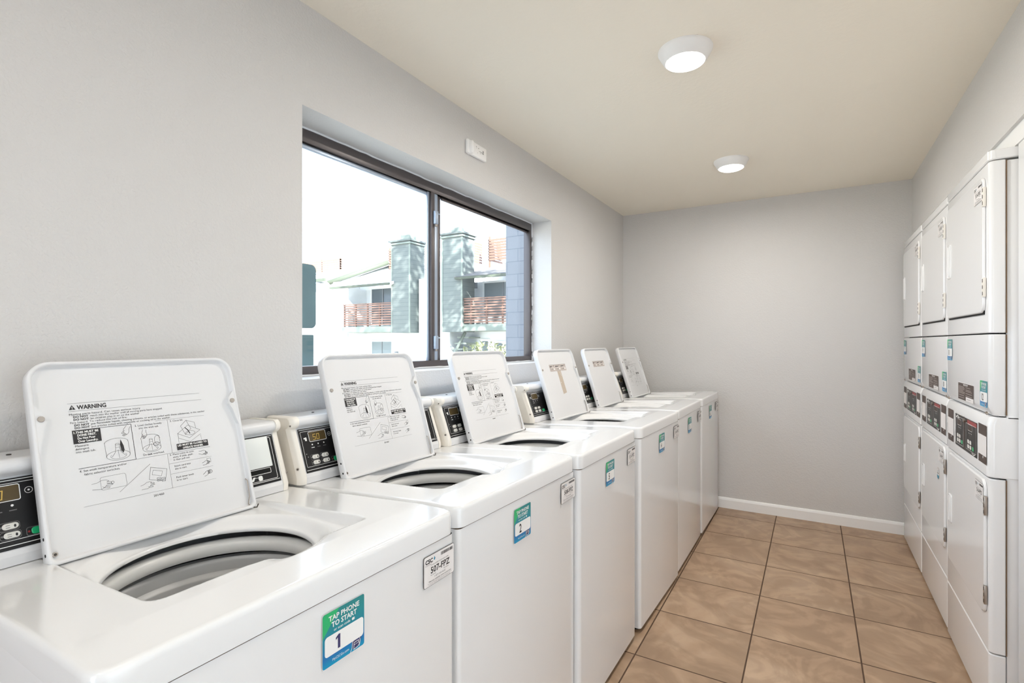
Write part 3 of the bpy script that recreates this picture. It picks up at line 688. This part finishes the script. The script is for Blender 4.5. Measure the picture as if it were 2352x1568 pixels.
# ------------------------------------------------------------------ stacked dryers
def plate_print():
    s = Sheet(); w, h = .24, .071
    s.rr(0, 0, w, h, .002, M['decalw'], 1); s.rr(.0015, .0015, w-.0015, h-.0015, .002, M['brown'], 2)
    s.text('IMPORTANT', w/2, .0605, .009, M['decalw'], 3, w=.07, bold=.03, align='c'); random.seed(5)
    for q, x in enumerate((.01, .122)):
        y = .054
        while y > .01:
            if q and y < .02: break
            s.rect(x, y, x+random.uniform(.07, .102), y+.0016, M['tint'], 3); y -= .0052 if random.random() > .25 else .009
    s.rect(.125, .002, w-.003, .018, M['decalw'], 3); s.rect(.14, .009, .2, .0105, M['prg'], 4)
    return s.mesh('instruction_plate')
def dryer_panel_print():
    s = Sheet(); w, h = .335, .134
    s.rect(0, 0, w, h, M['black'], 1); s.rect(.0, h-.0022, w, h, M['prw'], 2)
    s.rect(.195, h-.022, w-.008, h-.006, M['red'], 2); s.rect(.14, 0, .152, h, M['brown'], 2)
    for q, x0, y0 in ((0, .01, .01), (1, .175, .012)):
        s.ring(x0, y0, x0+.125 if not q else x0+.145, h-.012-.008*q, .003, .0011, M['prw'], 3)
        s.ring(x0+.028, .088, x0+.09, .113, .003, .0012, M['prw'], 3); s.rr(x0+.03, .09, x0+.088, .111, .002, M['brown'], 4)
        for k in range(3): s.disc(x0+.046+.018*k, .079, .0022, M['prw'], 3, 8)
        for k in range(2): s.rect(x0+.05+.02*k, .070, x0+.058+.02*k, .072, M['prg'], 3)
        for a in range(2):
            for b in range(2): s.rr(x0+.022+.032*a, .018+.019*b, x0+.048+.032*a, .033+.019*b, .006, M['btn'], 4)
        s.rr(x0+.09, .018, x0+.114, .033, .005, M['green'], 4)
    s.poly([(.012, .1165), (.075, .1165), (.045, .130)], M['prw'], 4); s.poly([(.032, .1185), (.056, .1185), (.045, .126)], M['black'], 5)
    s.poly([(.255, .0095), (.315, .0095), (.285, .0015)], M['prw'], 4); s.poly([(.274, .0085), (.296, .0085), (.285, .0035)], M['black'], 5)
    return s.mesh('control_print')
def slot_print(w):
    s = Sheet(); h = .138; s.rr(0, 0, w, h, .002, M['brown'], 1); s.rect(.0, .028, w, h-.038, M['decalw'], 2); s.rect(w*.55, .018, w*.62, .026, M['prw'], 2); return s.mesh('slot_print')
def rbadge():
    s = Sheet(); s.disc(0, 0, .03, M['tint'], 1, 28); s.disc(0, 0, .026, M['decalw'], 2, 28)
    s.poly([(.026*math.cos(R(a)), .026*math.sin(R(a))) for a in range(200, 341, 10)], M['cscblue'], 3)
    s.rect(-.014, -.002, .014, .004, M['prg'], 3); s.poly([(-.006, .008), (0, .018), (.006, .008)], M['cscblue'], 3); return s.mesh('round_badge')
DP = dict(plate=plate_print(), panel=dryer_panel_print(), slot=slot_print(.1), badge=rbadge())
def slabdoor(mb, u0, u1, z0, z1, m, r=.035, d=.009):
    mb.loft([[(x, a, b) for a, b in rrect(u1-u0-2*i, z1-z0-2*i, r-i, 7, (u0+u1)/2, (z0+z1)/2)] for x, i in ((.0008, .0), (.0035, .0), (.0075, .0015), (.009, .0045))], m, cap1=True)
def dryer(X, Y1, W, nt, nb, st, sb, label, badge=False):
    t = empty('stacked_dryer', (X, Y1, 0), PI); tag(t, label, 'dryer', 'stacked dryers along the right wall')
    E2 = M['enamel2']
    def foot(d0, d1, a, b, r=.014, n=5): return rrect(d1-d0, b-a, (.004, r, r, .004), n, (d0+d1)/2, (a+b)/2)
    def block(name, z0, z1, d0=-.044, d1=0, top=.0, bot=.0, u0=0, u1=W, r=.014, m=E2):
        """panel with rounded vertical corners; top/bot = how far the face falls back at its edges"""
        rg = []
        zs = [(z0, bot+.003), (z0+.003, bot), (z0+.03, 0)] if bot else [(z0, .003), (z0+.003, 0)]
        zs += [(z1-.03, 0), (z1-.003, top), (z1, top+.003)] if top else [(z1-.003, 0), (z1, .003)]
        for z, i in zs: rg.append([(x, y, z) for x, y in foot(d0, d1-i, u0+min(i, .003), u1-min(i, .003), r)])
        return MB().loft(rg, m, True, True).obj(name, t, auto=35)
    body = MB().box(-.70, -.046, .003, W-.003, .02, 1.95, E2, .004); body.box(-.0455, -.030, .012, W-.012, .03, 1.94, M['dark']); 
    body.obj('cabinet', t)
    sd = MB()
    for zz in ((.245, .848), (1.072, 1.35), (1.355, 1.95)): sd.box(-.0462, -.0436, W-.004, W+.0006, zz[0], zz[1], M['rust'])
    sd.obj('side_seam', t)
    for fy in (.06, W-.06):
        for fx in (-.06, -.64): MB().cyl((fx, fy, 0), (0, 0, 1), .02, .025, M['seam'], 12).obj('foot', t)
    block('top_cap', 1.957, 1.992, d0=-.70, d1=.001, r=.02)
    block('upper_front', 1.356, 1.953, u0=.001, u1=W-.001)
    block('middle_front', 1.068, 1.351, bot=.012, u0=.001, u1=W-.001)
    block('control_housing', .853, 1.064, d0=-.70, d1=.004, top=.008, r=.02)
    block('lower_front', .244, .848, u0=.001, u1=W-.001)
    block('kick_panel', .012, .24, u0=.001, u1=W-.001)
    k = MB()
    for fy in (.035, W-.035): k.cyl((-.004, fy, 1.074), (.8, 0, -.3), .006, .006, M['metal'], 10)
    k.obj('panel_screw', t)
    for nm, du0, du1, hu, z0, z1, hz0, hz1, hin in (('upper_door', .047, W-.038, .10, 1.428, 1.913, 1.6, 1.752, ((1.804, 1.872), (1.484, 1.552))), ('lower_door', .06, W-.022, .118, .366, .838, .537, .66, ((.716, .783), (.404, .469)))):
        d = MB(); slabdoor(d, du0, du1, z0, z1, E2)
        if nm[0] == 'u': d.box(.0002, .0030, du0+.011, du1-.012, z0-.006, z0+.02, M['dark'])  # black strip painted in for the shadow under the upper door
        do = d.obj(nm, t, auto=50)
        h = MB().loft([[(x, a, b) for a, b in rrect(.056-2*i, hz1-hz0-2*i, .012-i, 5, hu, (hz0+hz1)/2)] for x, i in ((.009, 0), (.0118, .001), (.0128, .0035), (.0122, .007), (.0095, .010))], E2, cap1=True)
        h.box(.009, .0145, hu+.008, hu+.018, hz0+.008, hz1-.008, E2, .003); h.obj('handle', do)
        for a, b in hin:
            g = MB().box(.0015, .0105, du1-.004, du1+.008, a, b, M['cream'] if nm[0] == 'u' else M['metal'], .001); n = 3
            for i in range(n):
                zz = a+(b-a)*(i+.25)/n; g.box(.0100, .0112, du1+.002, du1+.007, zz, zz+(b-a)/n*.55, M['seam'])
            g.obj('hinge', do)
        code = st if nm[0] == 'u' else sb
        if code:
            o = link('service_label', service_label(code), do); o.matrix_local = frame((.0092, du1-.006-.106, z1-.018-.067), (0, 1, 0), (0, 0, 1))
        if badge and nm[0] == 'l':
            o = link('round_badge', DP['badge'], do); o.matrix_local = frame((.0092, W-.15, .69), (0, 1, 0), (0, 0, 1))
    for num, u, z in ((nt, .014, 1.243), (nb, W-.110, 1.092)):
        o = link('start_sticker', tap_sticker(num), t); o.matrix_local = frame((.0004, u, z), (0, 1, 0), (0, 0, 1)); o['label'] = 'teal start sticker near the '+('top' if num == nt else 'bottom')+' of the middle panel'
    o = link('instruction_plate', DP['plate'], t); o.matrix_local = frame((.0004, .214, 1.081+.006), (0, 1, 0), (0, 0, 1))
    o = link('control_panel', DP['panel'], t); o.matrix_local = frame((.0044, .186, .892), (0, 1, 0), (0, 0, 1))
    MB().cyl((.0046, .186+.158, 1.012), (1, 0, 0), .0075, .006, M['metal'], 16).obj('key_lock', t)
    for u in (.052, W-.112):
        o = link('card_slot', DP['slot'], t); o.matrix_local = frame((.0044, u, .892), (0, 1, 0), (0, 0, 1))
    return t
dryer(.530, 3.022, .648, '11', '12', '515-FPZ', '516-FPZ', 'white stacked dryer nearest the camera, stickers 11 and 12 on its front')
dryer(.534, 3.678, .648, '9', '10', '513-FPZ', '514-FPZ', 'white stacked dryer in the middle of three, round badge on its lower door', badge=True)
dryer(.534, 4.334, .648, '7', '8', '509-FPZ', None, 'white stacked dryer farthest from the camera, against the back wall')

# ------------------------------------------------------------------ outside
M['stucco'] = noise_var(mat('stucco', lin(228, 230, 230), .9), 3, .03)
M['siding'] = mat('green_siding', lin(128, 152, 146), .8)
def sidemat():
    m = M['siding']; b = m.node_tree.nodes['Principled BSDF']; tc = N(m, 'ShaderNodeTexCoord'); sp = N(m, 'ShaderNodeSeparateXYZ')
    ml = N(m, 'ShaderNodeMath', operation='MULTIPLY'); ml.inputs[1].default_value = 1/.19; fr_ = N(m, 'ShaderNodeMath', operation='FRACT')
    lt = N(m, 'ShaderNodeMath', operation='LESS_THAN'); lt.inputs[1].default_value = .1
    mx = N(m, 'ShaderNodeMix', data_type='RGBA'); mx.inputs[6].default_value = lin(100, 106, 103); mx.inputs[7].default_value = lin(82, 90, 88)
    L(m, tc.outputs['Object'], sp.inputs[0]); L(m, sp.outputs['Z'], ml.inputs[0]); L(m, ml.outputs[0], fr_.inputs[0]); L(m, fr_.outputs[0], lt.inputs[0]); L(m, lt.outputs[0], mx.inputs[0]); L(m, mx.outputs[2], b.inputs['Base Color'])
sidemat()
M['greentrim'] = mat('green_trim', lin(116, 124, 116), .7)
M['gut'] = mat('gutter_green', lin(70, 76, 64), .7)
M['redwood'] = noise_var(mat('redwood_slat', lin(112, 84, 72), .7), 2, .15)
M['shingle'] = noise_var(mat('roof_shingle', lin(96, 94, 94), .9), 12, .15)
M['pane2'] = mat('far_window', lin(90, 100, 106), .15)
M['curtain'] = mat('curtain', lin(120, 130, 134), .8)
M['lampgrey'] = mat('wall_lamp_grey', lin(120, 124, 128), .5)
M['ground'] = noise_var(mat('courtyard', lin(190, 186, 176), .9), 1, .05)
M['block'] = mat('painted_block', lin(128, 146, 164), .8)
M['leaf'] = noise_var(mat('leaf', lin(92, 128, 60), .7), 6, .3)
M['paleleaf'] = noise_var(mat('pale_leaf', lin(128, 132, 96), .8), 6, .3)
M['bark'] = mat('bark', lin(110, 92, 76), .9)
M['teal'] = noise_var(mat('teal_paint', lin(62, 84, 84), .4), 5, .35)
o = MB().box(-60, XO-.02, -30, 60, -.95, -.7, M['ground']).obj('courtyard_ground'); o['kind'] = 'structure'
o = MB().box(1.5, 5.2, -14, 12, -.25, -.02, M['stucco']).box(XL-.2, 1.5, -14, YF-.2, -.25, -.02, M['stucco']).obj('walkway_ground'); o['kind'] = 'structure'  # out of view; pale stucco picked to bounce light onto the washers
o = MB().box(1.5, 2.7, -8, 8, 2.5, 2.6, M['ceil']).obj('ceiling_sky_block'); o['kind'] = 'structure'  # unseen canopy added to cut steep sky light at the side opening
o = MB().box(5.2, 5.5, -14, 12, -.25, 5.4, M['stucco']).obj('wall_sun_block'); o['kind'] = 'structure'  # unseen wall put up to keep low sun out of the added doorways

bd = empty('apartment_building', (-16, 17.4, -.7))
tag(bd, 'pale two storey apartment building with green chimneys and redwood balconies outside the window', 'building')
def bp(name, mb, parent=None):
    mb.xf(Matrix.Translation((16, -17.4, .7))) if parent is None else mb.xf(Matrix.Translation((16, -17.4, .7)))
    return mb.obj(name, parent or bd)
YW = 18.9
w = MB()
w.box(-32, -20.2, 17.7, 26, -.7, 4.35, M['stucco'])                  # left wing
w.box(-20.2, -7.5, YW, 26, -.7, 4.0, M['stucco'])                    # recessed wall behind balconies
w.box(-15.4, -13.65, 17.9, YW+.1, -.7, 4.2, M['stucco'])             # between chimneys
w.box(-20.2, -19.75, 17.7, YW, -.7, 4.05, M['stucco'])
bp('wall', w)
bp('lattice_screen', MB().box(-20.6, -19.7, 17.55, 17.62, -.7, 1.75, M['stucco']))
# roofs
def roof(poly_y, x0, x1): pass
w = MB()
w.add([(-20.7, 17.2, 4.05), (-16.4, 17.2, 4.05), (-16.4, 21.5, 5.9), (-20.7, 21.5, 5.9), (-20.7, 17.2, 3.93), (-16.4, 17.2, 3.93), (-16.4, 21.5, 5.75), (-20.7, 21.5, 5.75)], [(0,1,2,3),(4,7,6,5),(0,4,5,1),(1,5,6,2),(2,6,7,3),(3,7,4,0)], M['stucco'])
w.add([(-12.9, 17.2, 4.06), (-7.2, 17.2, 4.06), (-7.2, 20.2, 5.0), (-12.0, 20.2, 5.0), (-12.9, 17.2, 3.97), (-7.2, 17.2, 3.97), (-7.2, 20.2, 4.9), (-12.0, 20.2, 4.9)], [(0,1,2,3),(4,7,6,5),(0,4,5,1),(1,5,6,2),(2,6,7,3),(3,7,4,0)], M['shingle'])
w.add([(-34, 17.2, 4.5), (-20.9, 17.2, 4.5), (-21.3, 17.9, 4.34), (-18.85, 19.6, 5.5), (-18.85, 24, 6.9), (-34, 24, 6.7)]+[(-34, 17.2, 4.4), (-20.9, 17.2, 4.4), (-21.3, 17.9, 4.2), (-18.85, 19.6, 5.3), (-18.85, 24, 6.75), (-34, 24, 6.55)], [(0,1,2,3,4,5),(6,11,10,9,8,7),(0,6,7,1),(1,7,8,2),(2,8,9,3),(3,9,10,4),(4,10,11,5)], M['stucco'])
w.box(-7.2, -15.0, 20.2, 26, 4.0, 4.9, M['stucco'])
bp('roof', w)
w = MB()
w.tube([(-21.1, 17.55, 4.3), (-18.88, 19.6, 5.46)], .13, M['gut'], 6)
w.box(-20.4, -16.5, 17.1, 17.22, 3.93, 4.03, M['gut']).box(-12.8, -7.2, 17.1, 17.22, 3.93, 4.02, M['gut'])
w.box(-32, -20.8, 17.12, 17.24, 4.36, 4.5, M['gut'])
bp('gutter', w)
w = MB(); w.tube([(-20.72, 17.15, 4.3), (-20.35, 17.15, 4.05), (-20.3, 17.2, 3.95), (-20.7, 17.62, 3.75), (-20.72, 17.64, 3.5), (-20.72, 17.64, -.7)], .045, M['stucco'], 8); bp('downspout', w)
def chimney(x0, x1, yf, yb):
    w = MB(); w.box(x0, x1, yf, yb, 1.76, 5.74, M['siding'])
    for xa in (x0, x1-.05): w.box(xa-.01, xa+.06, yf-.012, yf+.03, 1.76, 5.74, M['greentrim'])
    w.box(x0-.07, x1+.07, yf-.07, yb+.07, 5.74, 5.80, M['greentrim']); w.box(x0-.1, x1+.1, yf-.1, yb+.1, 5.86, 5.93, M['siding']); w.box(x0-.02, x1+.02, yf-.02, yb+.02, 5.80, 5.86, M['siding'])
    c = bp('chimney', w)
    k = MB().box(x0+.32, x1-.28, yf+.25, yb-.25, 5.93, 6.2, M['greentrim']); bp('chimney_cap', k, c)
chimney(-16.55, -15.45, 17.35, 18.35)
chimney(-13.62, -12.55, 17.3, 18.2)
def balcony(x0, x1, side=None):
    w = MB().box(x0-.12, x1, 17.4, YW, 1.8, 2.07, M['greentrim']); bp('balcony_slab', w)
    rl = empty('balcony_railing', (0, 0, 0)); rl.parent = bd; rl.location = (0, 0, 0)
    w = MB()
    n = 9
    for k in range(n):
        z = 2.13+k*.112; w.box(x0, x1, 17.40, 17.425, z, z+.066, M['redwood'])
        if side: w.box(side-.0125, side+.0125, 17.42, YW-.1, z, z+.066, M['redwood'])
    w.box(x0-.03, x1, 17.38, 17.46, 3.12, 3.16, M['redwood'])
    o = bp('rail_slats', w); o.parent = rl
    m = max(2, round((x1-x0)/.78))
    for k in range(m+1):
        x = x0+(x1-x0)*k/m; q = MB().box(x-.035, x+.035, 17.43, 17.49, 2.07, 3.13, M['redwood']); bp('rail_post', q, bd).parent = rl
balcony(-19.74, -16.6); balcony(-12.97, -7.6)
def bwin(name, x0, x1, z0, z1, y=None, curtain=True, split=True):
    y = y or YW; k = y/17.4
    x0, x1 = x0*k, x1*k; z0, z1 = 1.323+(z0-1.323)*k, 1.323+(z1-1.323)*k
    w = MB()
    for a, b, c, d in ((x0-.07, x1+.07, z1, z1+.08), (x0-.07, x0, z0, z1), (x1, x1+.07, z0, z1), (x0-.07, x1+.07, z0-.06, z0)): w.box(a, b, y-.06, y+.02, c, d, M['prw'])
    if split: w.box((x0+x1)/2-.03, (x0+x1)/2+.03, y-.05, y, z0, z1, M['lampgrey'])
    f = bp(name, w); p = MB().box(x0, x1, y-.02, y-.01, z0, z1, M['curtain'] if curtain else M['pane2']); bp('pane', p, f)
bwin('window', -19.25, -18.62, 2.3, 3.86, split=False); bwin('sliding_door', -17.8, -16.4, 2.15, 3.8, curtain=False)
bwin('window', -19.25, -18.6, -.2, 1.44, split=False); bwin('sliding_door', -17.8, -16.55, -.2, 1.36)
bwin('sliding_door', -11.5, -9.7, 2.15, 3.72); bwin('window', -11.6, -11.3, .6, 1.38, split=False); bwin('sliding_door', -10.9, -9.4, -.1, 1.3, curtain=False)
for x, z in ((-12.9, 3.85), (-17.6, .75), (-13.2, .8)):
    bp('wall_lamp', MB().cyl((x+.0, YW-.12, z-.13), (0, 0, 1), .09, .26, M['lampgrey'], 14))
for x0, x1, za, zb, yy in ((-26.5, -23.2, 5.5, 6.2, 20.2), (-18.9, -16.95, 5.0, 6.2, 19.6), (-14.75, -13.75, 5.1, 6.1, 19.4), (-12.75, -8.0, 5.05, 6.15, 19.6)):
    w = MB(); k = int((zb-za)/.125)
    for i in range(k):
        z = za+i*.125; w.box(x0, x1, yy, yy+.03, z, z+.088, M['redwood']); w.box(x1-.03, x1, yy, yy+1.2, z, z+.088, M['redwood']); w.box(x0, x0+.03, yy, yy+1.2, z, z+.088, M['redwood'])
    for x in (x0, x1-.08, (x0+x1)/2): w.box(x, x+.08, yy+.03, yy+.09, za-.5, zb, M['redwood'])
    bp('roof_screen', w)
w = MB()
for k in range(9): w.box(-14.6+k*.16, -14.0+k*.16, 18.0, 18.9, -.5+k*.25, -.44+k*.25, M['greentrim'])
w.tube([(-14.4, 18.0, -.6), (-12.9, 18.0, 1.75)], .07, M['greentrim'], 6); bp('staircase', w)

# wing wall of our own building, in painted block, past the window
def blockmat():
    m = M['block']; b = m.node_tree.nodes['Principled BSDF']; tc = N(m, 'ShaderNodeTexCoord'); sp = N(m, 'ShaderNodeSeparateXYZ'); cb_ = N(m, 'ShaderNodeCombineXYZ')
    br = N(m, 'ShaderNodeTexBrick'); br.inputs['Scale'].default_value = 1; br.inputs['Brick Width'].default_value = .4; br.inputs['Row Height'].default_value = .2; br.inputs['Mortar Size'].default_value = .006
    br.inputs['Color1'].default_value = lin(116, 118, 123); br.inputs['Color2'].default_value = lin(113, 115, 120); br.inputs['Mortar'].default_value = lin(92, 97, 105)
    L(m, tc.outputs['Object'], sp.inputs[0]); L(m, sp.outputs['X'], cb_.inputs[0]); L(m, sp.outputs['Z'], cb_.inputs[1]); L(m, cb_.outputs[0], br.inputs['Vector']); L(m, br.outputs['Color'], b.inputs['Base Color'])
blockmat()
o = MB().box(XO-.04, 1.5, -2.5, 4.6, 2.62, 4.9, M['stucco']).box(XO-.04, 1.5, 4.62, 9, -.7, 4.9, M['stucco']).obj('wall_shade_mass'); o['kind'] = 'structure'  # unseen mass added so the sun does not reach the block wing wall
o = MB().box(-4.22, XO-.05, 7.0, 7.4, -.7, 3.4, M['block']).obj('wall_outside'); o['kind'] = 'structure'
# teal panels just outside the left end of the window
sg = empty('teal_panel', (-3.0, 2.2, -.7)); tag(sg, 'teal rounded panel on a post outside the left end of the window', 'sign')
w = MB().prism(rrect(.30, .44, .04, 6, .04, 2.34), 'x', -.012, .012, M['teal']); w.obj('panel', sg)
MB().prism(rrect(.24, .55, .004, 3, .05, 1.8), 'x', -.012, .012, M['teal']).obj('lower_panel', sg)
MB().cyl((-.03, 0, 0), (0, 0, 1), .03, 2.5, M['lampgrey'], 12).obj('post', sg)

def leaves(mb, c, r, n, m, sz=.16, seed=1):
    random.seed(seed)
    for i in range(n):
        while True:
            p = Vector((random.uniform(-1, 1), random.uniform(-1, 1), random.uniform(-1, 1)))
            if .25 < p.length < 1: break
        p = Vector((p.x*r[0], p.y*r[1], p.z*r[2]))+Vector(c)
        q = Matrix.Rotation(random.uniform(0, 6.3), 3, Vector((random.uniform(-1,1), random.uniform(-1,1), random.uniform(-1,1))).normalized())
        s_ = sz*random.uniform(.6, 1.3)
        mb.add([tuple(p+q@Vector(v)*s_) for v in ((-1, 0, 0), (0, -.4, .1), (1, 0, 0), (0, .4, .1))], [(0, 1, 2, 3)], m)
def tree(x, y, h, c, r, n, label, seed, off=(0, 0)):
    t = empty('leafy_tree', (x, y, -.7)); tag(t, label, 'tree')
    MB().tube([(0, 0, 0), (.05, .03, h*.4), (-.1, .1, h*.7), (off[0]*.8, off[1]*.8+.1, h*.92)], .14, M['bark'], 8).obj('trunk', t)
    mb = MB(); leaves(mb, (off[0], off[1], c), r, n, M['leaf'], .2, seed); mb.obj('foliage', t, recalc=False)
tree(-5.6, 11.6, 7.5, 7.4, (2.3, 2.3, 2.4), 1500, 'leafy tree beyond the wing wall that dapples the green chimneys', 2)
tree(-2.9, 9.4, 11, 11.4, (3.1, 2.4, 2.6), 2300, 'tall leafy tree behind the wing wall, shading the left chimney', 5, (-1.6, -.6))
b = empty('garden_shrub', (-10.75, 16.6, -.7)); tag(b, 'pale green shrub below the right balcony of the building', 'shrub')
mb = MB(); leaves(mb, (0, 0, 1.25), (1.5, .7, .85), 600, M['paleleaf'], .14, 4); mb.obj('foliage', b, recalc=False)

# ------------------------------------------------------------------ light
wd = bpy.data.worlds.new('World'); S.world = wd; wd.use_nodes = True; nt = wd.node_tree
bg = nt.nodes['Background']; bg.inputs[0].default_value = (.77, .88, 1.03, 1); bg.inputs[1].default_value = 4.9
sun = bpy.data.lights.new('sun', 'SUN'); sun.energy = 34; sun.angle = .012; sun.color = (1, .97, .9)
so = bpy.data.objects.new('sun', sun); C.objects.link(so)
so.rotation_euler = Vector((-.6, .45, -.36)).to_track_quat('-Z', 'Y').to_euler()
lamp(-.42, 2.025, 13); lamp(-.432, 3.4, 10.5); lamp(-.41, .65, 2.2); lamp(-.41, -.75, 9)  # last lamp has no fixture, added behind the camera to brighten the near end

# ------------------------------------------------------------------ camera
cam = bpy.data.cameras.new('camera'); co_ = bpy.data.objects.new('camera', cam); C.objects.link(co_)
co_.location = (0, 0, 1.323); co_.rotation_euler = (PI/2, 0, R(30.4))
cam.sensor_width = 36; cam.lens = 18.0; cam.shift_y = 2/2352; cam.clip_start = .02
S.camera = co_
S.view_settings.view_transform = 'Standard'; S.view_settings.look = 'None'; S.view_settings.gamma = 1; S.view_settings.exposure = .09
S.view_settings.use_curve_mapping = False
S.cycles.use_denoising = True
S.cycles.max_bounces = 10; S.cycles.diffuse_bounces = 6; S.cycles.transparent_max_bounces = 12
S.cycles.sample_clamp_indirect = 6
S.cycles.caustics_reflective = False; S.cycles.caustics_refractive = False
